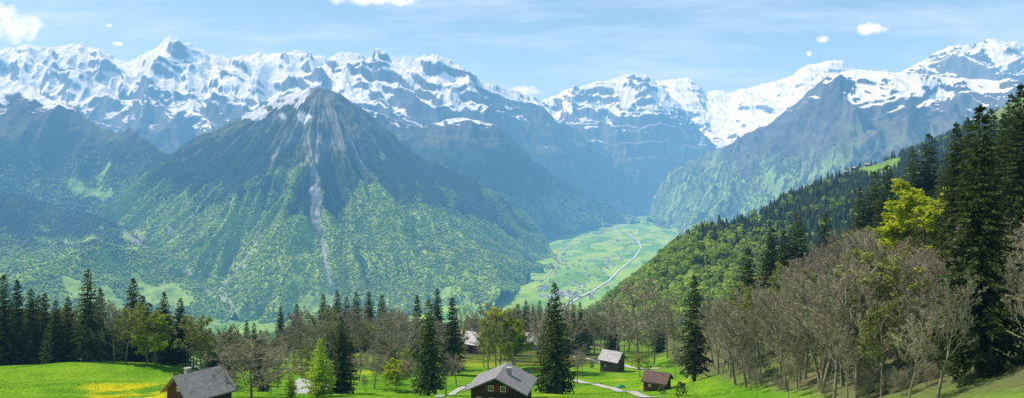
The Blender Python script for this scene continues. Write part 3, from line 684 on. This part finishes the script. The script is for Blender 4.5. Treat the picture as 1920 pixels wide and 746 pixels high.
# mid left and centre
T=[('spruce',400,625,210,'small dark spruce just right of the left stand, above the left chalet roof'),
('spruce',432,612,230,'slim dark spruce above the left chalet, left of the wide bare tree'),
('spruce',462,600,240,'dark spruce directly behind the wide bare tree'),
('spruce',488,618,180,'brownish dark spruce peeking over the right side of the wide bare tree'),
('spruce',526,573,312,'left one of two isolated dark spruces right of the wide bare tree'),
('spruce',556,569,315,'right one of two isolated dark spruces right of the wide bare tree'),
('spruce',606,550,305,'first spruce from the left of the distant row at the meadow top, left of centre'),
('spruce',632,544,300,'second spruce from the left of the distant row at the meadow top'),
('spruce',650,556,310,'third spruce from the left of the distant row at the meadow top'),
('spruce',668,548,300,'fourth spruce from the left of the distant row at the meadow top'),
('spruce',692,545,305,'fifth spruce from the left of the distant row at the meadow top'),
('spruce',716,552,310,'rightmost spruce of the distant row at the meadow top'),
('spruce',640,592,142,'dark spruce right beside the bright green larch'),
('spruce',782,553,235,'slim dark spruce just left of the ragged spruce before the meadow centre'),
('spruce',820,540,305,'tall distant spruce rising between two nearer spruces left of centre'),
('spruce',804,560,150,'tall ragged spruce standing in the meadow left of the central chalet'),
('spruce',848,556,205,'spruce with bare lower trunk right of the ragged meadow spruce'),
('spruce',972,568,330,'leftmost small dark spruce behind the yellow green trees'),
('spruce',986,562,335,'middle small dark spruce behind the yellow green trees'),
('spruce',999,570,330,'rightmost small dark spruce behind the yellow green trees'),
('spruce',1040,530,145,'tallest dense spruce in the middle, beside the central chalet'),
('spruce',1302,515,140,'tall slender spruce at the meadow edge before the right wood'),
('spruce',1106,600,330,'small spruce above the grey roofed barn'),
('larch',600,634,130,'bright light green larch near the bottom left of centre'),
('larch',545,690,128,'small pale green young larch left of the bright larch'),
('bushy',472,632,124,'wide bare tree with rounded twiggy crown beside the left chalet'),
('bare',688,606,245,'leftmost bare tree of the clump left of the ragged spruce'),
('bare',712,592,240,'second bare tree of the clump left of the ragged spruce'),
('bare',738,584,235,'tallest bare tree of the clump left of the ragged spruce'),
('bare',762,598,228,'rightmost bare tree of the clump left of the ragged spruce'),
('bare',728,640,205,'small bare tree in front of the clump left of the ragged spruce'),
('bare',568,655,250,'small bare tree behind the bright larch'),
('bare',868,572,300,'bare tree before the pale roofed house, left one'),
('bare',904,563,290,'bare tree before the pale roofed house, right one'),
('olive',918,592,260,'olive budding tree left of the yellow green trees'),
('green',938,574,215,'large yellow green tree above the central chalet'),
('green',962,596,222,'smaller yellow green tree right of the large yellow green one'),
('olive',862,612,262,'olive budding tree beside the pale roofed house'),
('bare',1072,600,320,'thin bare tree just right of the tallest central spruce'),
('bare',1134,568,300,'bare tree above the grey roofed barn, left one'),
('bare',1160,560,290,'bare tree above the grey roofed barn, right one'),
('bare',1198,522,208,'tall bare tree with wide crown right of the barn'),
('bare',1226,540,215,'tall bare tree next right of the wide crowned bare tree'),
('bare',1252,560,225,'bare tree left of the tall slender spruce'),
('bare',1182,592,270,'low bare tree behind the wide crowned bare tree'),
('olive',1262,600,240,'olive budding tree behind the tall slender spruce'),
('bare',685,700,150,'tiny bare sapling in the meadow right of the dark spruce'),
('bare',1092,640,200,'thin bare sapling in the meadow left of the barn'),
('bare',520,640,172,'bare tree right of the wide bare tree, behind the young larch'),
('olive',566,650,165,'olive budding tree just behind the young pale larch'),
('bare',672,650,180,'bare tree standing forward of the clump, right of the dark spruce'),
('olive',762,650,188,'low olive budding tree left of the ragged meadow spruce'),
('bare',856,655,172,'bare tree close behind the left side of the central chalet'),
('olive',1016,645,205,'olive budding tree close behind the tallest central spruce'),
('bare',440,660,160,'bare tree peeking over the right end of the left chalet roof'),
('bare',1266,640,165,'bare tree left beside the tall slender spruce, in the meadow'),
('bare',702,655,165,'bare tree in the meadow between the dark spruce and the ragged spruce'),
('green',742,674,162,'small fresh green tree in the meadow left of the ragged spruce'),
('bare',836,668,150,'small bare tree beside the path left of the central chalet'),
('olive',508,690,135,'small olive bush-like tree between the wide bare tree and the larches'),
('bare',620,670,158,'bare tree behind the gap between the larch and the dark spruce'),
('bare',1082,655,172,'bare tree right beside the tallest central spruce'),
('olive',576,672,150,'olive budding tree close behind the left side of the bright larch'),
('bare',658,665,155,'bare tree just right of the dark spruce beside the larch'),
('olive',722,672,172,'olive budding tree behind the small fresh green meadow tree'),
('spruce',494,668,150,'small spruce right behind the wide bare tree, lower than its neighbours'),
('bare',778,664,160,'bare tree just left of the ragged meadow spruce trunk'),
('olive',1200,655,190,'low olive budding tree in the meadow right of the barn'),
('bare',1286,655,175,'bare tree close behind the tall slender spruce')]
for k,px,top,Y,lab in T:
    put_tree(k,px,top,Y,lab,'spruce' if k=='spruce' else ('larch' if k=='larch' else 'tree'),var={1040:2,804:1,1302:3,848:3,640:0}.get(px),wx={1040:1.0,1302:1.05,804:1.1,472:1.75,1198:1.5,600:1.25,702:1.8,742:1.6,836:1.7,508:1.7,620:1.8,1082:1.6,672:1.7,520:1.7,856:1.7,576:1.6,658:1.8,722:1.7,778:1.7,1200:1.6,1286:1.5,938:1.0,962:1.0}.get(px,1.15))
# belt of trees at the far meadow edge
for i in range(150):
    px=395+(i%75)*12.5+rt.uniform(-7,7); q=rt.random()
    Y=rt.uniform(200,242) if i<75 else rt.uniform(250,330)
    if px>1060: Y+=60
    if px<640: Y+=15
    top=rt.uniform(570,616)+10*math.sin(px/60)
    if px<560: top+=22
    if 865<px<908 or 968<px<1016: Y=max(Y,345)
    if q<.60: put_tree('bare',px,top,max(Y,206),'bare brown tree in the belt of trees along the far meadow edge','tree','bare trees of the far belt',wx=1.2)
    elif q<.83: put_tree('olive',px,top+6,Y,'olive budding tree in the belt of trees along the far meadow edge','tree','budding trees of the far belt',wx=1.2)
    else: put_tree('spruce',px,top-4,Y,'small dark spruce in the belt of trees along the far meadow edge','spruce','spruces of the far belt',wx=1.1)
# right hill: conifers
for i,(k,px,top,Y,lab) in enumerate([
 ('spruce',1402,462,185,'lowest spruce on the left edge of the right wood'),
 ('spruce',1447,425,190,'second lowest spruce along the skyline of the right wood'),
 ('spruce',1470,432,180,'short spruce between two taller ones on the skyline of the right wood'),
 ('spruce',1495,398,180,'dense spruce on the right wood skyline, left of the isolated conical one'),
 ('spruce',1548,397,170,'isolated conical spruce on the right wood skyline'),
 ('spruce',1612,352,190,'dark spruce at the left of the group beside the yellow green crown'),
 ('spruce',1640,322,190,'tall dark spruce in the group left of the yellow green crown'),
 ('spruce',1664,310,180,'tallest dark spruce in the group left of the yellow green crown'),
 ('spruce',1662,392,125,'nearer dark spruce below the group left of the yellow green crown'),
 ('spruce',1712,280,195,'dark spruce behind the yellow green crown, left one'),
 ('spruce',1742,252,195,'dark spruce behind the yellow green crown, right one'),
 ('big',1793,232,105,'tall dark spruce left of the giant spruce'),
 ('spruce',1776,290,160,'shorter dark spruce between the yellow green tree and the giant spruce'),
 ('spruce',1816,222,130,'dark spruce peeking over the left shoulder of the giant spruce'),
 ('spruce',1858,205,125,'dark spruce peeking over the right shoulder of the giant spruce'),
 ('big',1882,215,92,'tall dark spruce right of the giant spruce'),
 ('spruce',1898,178,130,'dark spruce behind the very tall one at the right picture edge'),
 ('big',1914,160,84,'very tall dark spruce cut by the right picture edge'),
 ('big',1838,200,62,'giant ragged spruce in the right foreground'),
 ('green',1732,338,118,'bright yellow green leafy tree high on the right slope'),
 ('olive',1690,385,130,'olive budding tree below the bright yellow green tree'),
 ('green',1578,452,150,'small yellow green tree on the right wood skyline below the isolated spruce')]):
    put_tree(k,px,top,Y,lab,'spruce' if k in('spruce','big') else 'tree',wx=1.2 if k=='spruce' else (1.5 if px==1732 else (1.1 if px==1838 else 1.)))
# right wood bare trees
def blocked(px,Y): return Y<80 and abs(px-1838)<(70 if Y<66 else 48)
pts=[]; tries=0
while len(pts)<300 and tries<25000:
    tries+=1; Y=56+149*rt.random()**1.3; px=rt.uniform(1335,1975); x=(px-CX)/F*Y
    xh=float(np.interp(Y,XHY,XHX))
    if x<xh-.5+3*rt.random() or blocked(px,Y): continue
    if any((x-a)**2+(Y-b)**2<(2.0)**2 for a,b in pts): continue
    pts.append((x,Y))
    k='bare' if rt.random()<.88 else 'olive'
    if k=='bare': lab,gp='bare grey brown tree in the leafless wood on the right slope','bare trees in the right wood'
    else: lab,gp='olive tinged budding tree among the leafless wood on the right slope','budding trees in the right wood'
    hh=rt.uniform(11,16.5)*(1 if Y>75 else .75); tz=float(g(x,Y))+hh; tp=HY-F*tz/Y
    lim=np.interp(px,[1330,1400,1500,1600,1670,1690,1800,1820,1920],[570,520,470,425,425,462,462,420,370])
    if tp<lim: hh=max(5,hh-(lim-tp)*Y/F)
    put_tree(k,px,0,Y,lab,'tree',gp,wx=1.+.3*rt.random(),H=hh)
n=0
while n<95:
    Y=rt.uniform(56,150); px=rt.uniform(1350,1965); x=(px-CX)/F*Y
    if x<float(np.interp(Y,XHY,XHX))+.5 or blocked(px,Y): continue
    n+=1; put_tree('bushy',px,0,Y,'bare twiggy bush in the undergrowth of the right wood','bush','bushes in the right wood',H=rt.uniform(1.8,3.6),name='bush')
n=0
while n<85:
    Y=rt.uniform(58,140); px=rt.uniform(1345,1965); x=(px-CX)/F*Y
    if x<float(np.interp(Y,XHY,XHX)) or blocked(px,Y): continue
    n+=1; put_tree('bare',px,0,Y,'slender bare sapling between the taller trees of the right wood','sapling','saplings in the right wood',H=rt.uniform(4.,7.5),name='sapling',wx=1.2)
for i,(px,py,H,lab) in enumerate([(345,700,2.6,'green shrub at the meadow edge behind the left chalet'),(330,715,2,'low shrub just left of the left chalet roof'),(1278,742,2.5,'shrub at the foot of the tall slender spruce'),(1240,738,1.8,'shrub right of the small brown roofed hut'),(860,700,2.2,'shrub on the path side left of the central chalet'),(1010,668,2.6,'shrub in front of the pale roofed house in the middle'),(780,700,2.,'shrub left of the ragged meadow spruce'),(1110,690,2.,'shrub left of the grey roofed barn'),(700,695,2.2,'shrub at the meadow edge below the clump of bare trees'),(748,705,1.8,'low shrub in the meadow below the clump of bare trees')]):
    p=hit(px,py); put_tree('shrub',px,0,p.y,lab,'shrub','shrubs on the meadow',H=H)

# ------------------------------------------------------------------ houses
def fbox(V,Fc,O,u,n,ua,ub,na,nb,za,zb):
    k=Vector((0,0,1)); b=len(V)
    for w in (za,zb):
        for (a,c) in ((ua,na),(ub,na),(ub,nb),(ua,nb)): V.append(O+u*a+n*c+k*w)
    for f in ((3,2,1,0),(4,5,6,7),(0,1,5,4),(1,2,6,5),(2,3,7,6),(3,0,4,7)): Fc.append(tuple(b+i for i in f))
EX,EY=Vector((1,0,0)),Vector((0,1,0))
def prism(prof,y0,y1):
    n=len(prof); V=[(x,y0,z) for x,z in prof]+[(x,y1,z) for x,z in prof]
    Fc=[tuple(range(n)),tuple(range(2*n-1,n-1,-1))]+[((i+1)%n,i,n+i,n+(i+1)%n) for i in range(n)]
    return V,Fc
def house(name,label,cat,loc,rot,w,l,hw,hr,ov,wm,rm,wins=(),chim=None,door=None,group=None,found=True,t=.22):
    root=empty(name,loc,rot); tag(root,label,cat,group)
    V,Fc=prism([(-w/2,0),(w/2,0),(w/2,hw),(0,hw+hr),(-w/2,hw)],-l/2,l/2); mobj('wall',py_mesh('wall',V,Fc),wm,root)
    s=hr/(w/2); W=w/2+ov; ze=hw-ov*s+.02; zr=hw+hr+.02
    V,Fc=prism([(-W,ze),(0,zr),(W,ze),(W,ze+t),(0,zr+t),(-W,ze+t)],-l/2-ov*1.1,l/2+ov*.8); rf=mobj('roof',py_mesh('roof',V,Fc),rm,root)
    if chim:
        V=[];Fc=[]; cx,cy=chim; fbox(V,Fc,Vector((cx,cy,0)),EX,EY,-.4,.4,-.4,.4,hw+hr*.3,hw+hr+.7); fbox(V,Fc,Vector((cx,cy,0)),EX,EY,-.5,.5,-.5,.5,hw+hr+.7,hw+hr+.85)
        mobj('chimney',py_mesh('chimney',V,Fc),M['stone'],rf)
    if found:
        V=[];Fc=[]; fbox(V,Fc,Vector((0,0,0)),EX,EY,-w/2+.06,w/2-.06,-l/2+.06,l/2-.06,-2.5,-.005); mobj('foundation',py_mesh('foundation',V,Fc),M['stone'],root)
    for f,a,z,ww,wh,shut in wins:
        if f=='f': O,u,n=Vector((a,-l/2,z)),EX,-EY
        elif f=='r': O,u,n=Vector((w/2,a,z)),EY,EX
        else: O,u,n=Vector((-w/2,a,z)),-EY,-EX
        V=[];Fc=[]; fbox(V,Fc,O,u,n,-ww/2+.07,ww/2-.07,-.02,.03,.07,wh-.07); wo=mobj('window',py_mesh('window',V,Fc),M['glass'],root)
        V=[];Fc=[]
        fbox(V,Fc,O,u,n,-ww/2,-ww/2+.12,-.01,.08,0,wh); fbox(V,Fc,O,u,n,ww/2-.12,ww/2,-.01,.08,0,wh)
        fbox(V,Fc,O,u,n,-ww/2+.12,ww/2-.12,-.01,.08,0,.12); fbox(V,Fc,O,u,n,-ww/2+.12,ww/2-.12,-.01,.08,wh-.12,wh)
        fbox(V,Fc,O,u,n,-.04,.04,.015,.06,.12,wh-.12); mobj('frame',py_mesh('frame',V,Fc),M['white'],wo)
        if shut:
            for sg in (-1,1):
                V=[];Fc=[]; c0=sg*(ww/2+.30); fbox(V,Fc,O,u,n,c0-.27,c0+.27,-.01,.07,-.02,wh+.02); mobj('shutter',py_mesh('shutter',V,Fc),M['shutter'],wo)
    if door:
        f,a=door
        if f=='f': O,u,n=Vector((a,-l/2,0)),EX,-EY
        elif f=='r': O,u,n=Vector((w/2,a,0)),EY,EX
        else: O,u,n=Vector((-w/2,a,0)),-EY,-EX
        V=[];Fc=[]; fbox(V,Fc,O,u,n,-.5,.5,-.01,.06,.05,2.05); d=mobj('door',py_mesh('door',V,Fc),M['redwood'],root)
        V=[];Fc=[]; fbox(V,Fc,O,u,n,.33,.39,.05,.12,.98,1.1); mobj('handle',py_mesh('handle',V,Fc),M['wire'],d)
    return root
def base(px,Y,dz=0.): x=(px-CX)/F*Y; return (x,Y,float(g(x,Y))+dz)
house('chalet','dark timber chalet with grey roof and white framed windows at the bottom centre','chalet',base(941,119,-1.2),R(-12),9.0,8,4.3,2.1,1.0,M['brown'],M['slate'],
 [('f',-1.0,4.0,.95,1.0,True),('f',1.1,4.0,.95,1.0,True),('f',-3.0,1.9,.9,1.05,True),('f',-.9,1.9,.9,1.05,False),('f',.5,1.9,.9,1.05,True),('f',2.9,1.9,.9,1.05,True),('l',0,1.9,.9,1.05,True)],(1.4,-.6),('f',-3.7))
house('chalet','dark timber chalet with big grey roof at the bottom left','chalet',base(374,116,-1.5),R(-38),7.8,7.2,3.3,2.9,.8,M['brown'],M['slate'],
 [('f',-1.4,1.3,.9,1.0,False),('f',1.4,1.3,.9,1.0,False),('f',0,3.7,.8,.8,False),('r',-1,1.2,.9,1,False)],(-.9,-1.6),('f',-3.0))
house('shed','low shed with pale grey roof half hidden behind the bright larch','shed',base(590,141,-1.1),R(62),5.4,8,1.9,1.5,.6,M['greywood'],M['tin'],[('f',0,.7,.7,.7,False)],None,('f',1.6))
p=hit(1148,695); house('barn','weathered timber barn with bright grey roof in the right meadow','barn',(p.x,p.y,p.z),R(52),4.9,5.6,4.,2.,.7,M['greywood'],M['tin'],[('f',0,4.0,.6,.7,False),('l',1,1.6,.7,.8,False)],None,('l',-1.2))
p=hit(1232,730); house('hut','small wooden hut with dull brown roof below the barn','hut',(p.x,p.y,p.z),R(60),3.8,4.4,2.2,1.3,.5,M['redwood'],M['redroof'],[('l',.9,1.0,.6,.6,False)],None,('l',-.9))
p=hit(988,655); house('house','house with pale roof and light walls behind the tallest central spruce','house',(p.x,p.y,p.z+.6),R(70),8,11,3.8,3.4,.8,M['stone'],M['slate2'],[('l',-3,1.4,1,1.1,True),('l',0,1.4,1,1.1,True),('l',3,1.4,1,1.1,True)],(1,2),('l',1.5))
p=hit(886,660); house('house','pale roofed house half hidden by trees left of the yellow green trees','house',(p.x,p.y,p.z+.8),R(60),8,10,4.2,3.6,.8,M['brown'],M['slate2'],[('f',-2,1.6,1,1.1,True),('f',2,1.6,1,1.1,True),('l',0,1.6,.9,.9,False)],(1,1),('f',0))
house('house','tiny house among trees above the barn at the far meadow edge','house',base(1096,395),R(60),7,8,4.5,3,.8,M['stone'],M['slate'],[('l',-2,1.5,1,1.1,False),('l',2,1.5,1,1.1,False)])
for i,(px,py) in enumerate([(1582,316),(1600,314),(1624,310)]):
    q=at_sheet('H',px,py); house('alpine_hut','%s of three tiny huts on the sunlit alp of the right hillside'%['leftmost','middle','rightmost'][i],'hut',(q[0],q[1],q[2]+.5),R([70,20,80][i]),7,9,3.4,2.6,.7,M['greywood'],M['slate2'],group='huts on the alp')
# valley houses
def vh_mesh(w,l,h,hr):
    V,Fc=prism([(-w/2,0),(w/2,0),(w/2,h),(0,h+hr),(-w/2,h)],-l/2,l/2); a=len(Fc)
    V2,F2=prism([(-w/2-1,h-.6),(0,h+hr+.05),(w/2+1,h-.6),(w/2+1,h-.1),(0,h+hr+.6),(-w/2-1,h-.1)],-l/2-1,l/2+1); b=len(V)
    me=py_mesh('valley_house',V+V2,Fc+[tuple(i+b for i in f) for f in F2]); me.materials.append(M['white']); 
    return me,a
VH=[]
for (w,l,h,hr,rm) in [(11,15,7,4,'slate2'),(10,13,6,4,'redroof'),(13,20,8,4,'slate'),(14,24,7,4,'tin')]:
    me,a=vh_mesh(w,l,h,hr); me.materials.append(M[rm])
    for k,pg in enumerate(me.polygons): pg.material_index=1 if k>=a else 0
    VH.append(me)
cl=[]
for _ in range(85):
    py=rt.uniform(415,565); lo=np.interp(py,[415,450,480,520,552],[1150,1055,1055,1035,990]); hi=np.interp(py,[415,440,465,500,552],[1200,1200,1195,1150,1080]); cl.append((rt.uniform(lo,hi),py,'tiny house scattered over the green fields of the valley floor','houses scattered on the valley floor'))
for _ in range(40): cl.append((1200+rt.gauss(0,20),400+rt.uniform(-4,12),'tiny house in the village at the far end of the valley','houses of the far village'))
for _ in range(25): cl.append((1065+rt.gauss(0,18),556+rt.gauss(0,4),'tiny house in the hamlet at the near end of the valley road','houses of the near hamlet'))
for px,py,lab,gp in cl:
    q=valley_at(px,py); z=float(vz(0)(q[0],q[1])); o=mobj('valley_house',VH[rt.randrange(4)]); o.location=(q[0],q[1],z); o.rotation_euler=(0,0,rt.random()*3.14); s=rt.uniform(1.1,1.6); o.scale=(s,s,s)
    tag(o,lab,'house',gp)
# covered pile
p=hit(1164,726); V=[];Fc=[]
for i in range(7):
    for j in range(12):
        a=j/12*6.283; rr=math.cos(i/6*1.5)*(1+.15*math.sin(3*a+i)); V.append((1.1*rr*math.cos(a),.7*rr*math.sin(a),-.1+.85*math.sin(i/6*1.5)+.05*math.sin(5*a)))
for i in range(6):
    for j in range(12): Fc.append((i*12+j,i*12+(j+1)%12,(i+1)*12+(j+1)%12,(i+1)*12+j))
Fc.append(tuple(72+j for j in range(12)))
o=mobj('covered_pile',py_mesh('covered_pile',V,Fc,True),M['tarp']); o.location=p; tag(o,'small green covered pile on the meadow below the barn','pile')

# ------------------------------------------------------------------ haze box: its emission stands in for light scattered by the air
m,nt,out=newmat('glowing_haze'); L=nt.links.new
ab=nd(nt,'ShaderNodeVolumeAbsorption'); em=nd(nt,'ShaderNodeEmission'); ad=nd(nt,'ShaderNodeAddShader')
sg=np.array((.029,.054,.078))*1e-3; J=np.array((.54,.84,1.08)); Dn=1e-4
ab.inputs['Color'].default_value=(*(1-sg/Dn),1); ab.inputs['Density'].default_value=Dn
e=sg*J; em.inputs['Color'].default_value=(*(e/e.max()),1); em.inputs['Strength'].default_value=float(e.max())
L(ab.outputs[0],ad.inputs[0]); L(em.outputs[0],ad.inputs[1]); L(ad.outputs[0],out.inputs['Volume'])
V=[];Fc=[]; fbox(V,Fc,Vector((0,0,0)),EX,EY,-16000,16000,-600,17000,-1500,2500)
o=mobj('sky',py_mesh('sky',V,Fc),m); tag(o,'hazy air filling the valley under the pale blue spring sky, its glow added by emission','sky',kind='structure')  # self-glowing haze volume; the sky proper is drawn by the world

# ------------------------------------------------------------------ world, sun, camera
EL,AZ=R(54),R(-72)
w=bpy.data.worlds.new('World'); scene.world=w; w.use_nodes=True; nt=w.node_tree; L=nt.links.new
bg=nt.nodes['Background']; sky=nd(nt,'ShaderNodeTexSky',sky_type='NISHITA'); sky.sun_disc=False; sky.sun_elevation=EL; sky.sun_rotation=AZ; sky.altitude=1300; sky.dust_density=.6
def mth(op,a,b=None,c=None,clamp=False):
    n=nd(nt,'ShaderNodeMath',operation=op); n.use_clamp=clamp
    for i,v in enumerate((a,b,c)):
        if v is None: continue
        if isinstance(v,(int,float)): n.inputs[i].default_value=v
        else: L(v,n.inputs[i])
    return n.outputs[0]
tc=nd(nt,'ShaderNodeTexCoord'); sp=nd(nt,'ShaderNodeSeparateXYZ'); L(tc.outputs['Generated'],sp.inputs[0])
dy=mth('MAXIMUM',sp.outputs['Y'],.05); u=mth('DIVIDE',sp.outputs['X'],dy); v=mth('DIVIDE',sp.outputs['Z'],dy)
cb=nd(nt,'ShaderNodeCombineXYZ'); L(u,cb.inputs[0]); L(v,cb.inputs[1])
no=nd(nt,'ShaderNodeTexNoise'); no.inputs['Scale'].default_value=38; no.inputs['Detail'].default_value=7; no.inputs['Roughness'].default_value=.6; L(cb.outputs[0],no.inputs['Vector'])
nz=mth('MULTIPLY',mth('SUBTRACT',no.outputs['Fac'],.5),3.6)
tot=None
for px,py,a,b in [(20,50,62,32),(5,30,50,28),(705,2,90,12),(1635,54,36,14),(1540,76,14,8),(1517,101,6,5),(985,170,30,10),(205,48,8,5),(220,83,12,4)]:
    uu=mth('DIVIDE',mth('SUBTRACT',u,(px-CX)/F),a/F); ww=mth('DIVIDE',mth('SUBTRACT',v,(HY-py)/F),b/F)
    q=mth('SUBTRACT',1.,mth('ADD',mth('MULTIPLY',uu,uu),mth('MULTIPLY',ww,ww)))
    q=mth('ADD',q,nz); q=mth('MULTIPLY',q,.75,clamp=True)
    tot=q if tot is None else mth('MAXIMUM',tot,q)
mp=nd(nt,'ShaderNodeMapping'); mp.inputs['Scale'].default_value=(2.2,14,1); mp.inputs['Rotation'].default_value=(0,0,R(-12)); L(cb.outputs[0],mp.inputs['Vector'])
n2=nd(nt,'ShaderNodeTexNoise'); n2.inputs['Scale'].default_value=1.6; n2.inputs['Detail'].default_value=7; n2.inputs['Roughness'].default_value=.62; L(mp.outputs[0],n2.inputs['Vector'])
cir=mth('MULTIPLY',mth('SUBTRACT',n2.outputs['Fac'],.45),1.6,clamp=True)
fac=mth('MAXIMUM',tot,mth('MULTIPLY',cir,.6)); fac=mth('MULTIPLY',fac,mth('GREATER_THAN',sp.outputs['Y'],.06))
mx=nd(nt,'ShaderNodeMix',data_type='RGBA'); L(fac,mx.inputs[0]); L(sky.outputs[0],mx.inputs[6]); mx.inputs[7].default_value=(12,12.2,12.5,1)
L(mx.outputs[2],bg.inputs['Color']); bg.inputs['Strength'].default_value=.135
sl=bpy.data.lights.new('sun','SUN'); sl.energy=5.; sl.angle=R(.5); sl.color=(1,.96,.90); so=bpy.data.objects.new('sun',sl); C.objects.link(so)
sd=Vector((math.sin(AZ)*math.cos(EL),math.cos(AZ)*math.cos(EL),math.sin(EL))); so.rotation_euler=sd.to_track_quat('Z','Y').to_euler(); so.location=(0,0,50)
cam=bpy.data.cameras.new('camera'); co=bpy.data.objects.new('camera',cam); C.objects.link(co); co.rotation_euler=(R(90),0,0)
cam.sensor_width=36; cam.lens=24; cam.shift_y=-(373-HY)/1920; cam.clip_start=.5; cam.clip_end=60000
scene.camera=co
scene.view_settings.view_transform='Standard'; scene.view_settings.look='None'; scene.view_settings.exposure=0
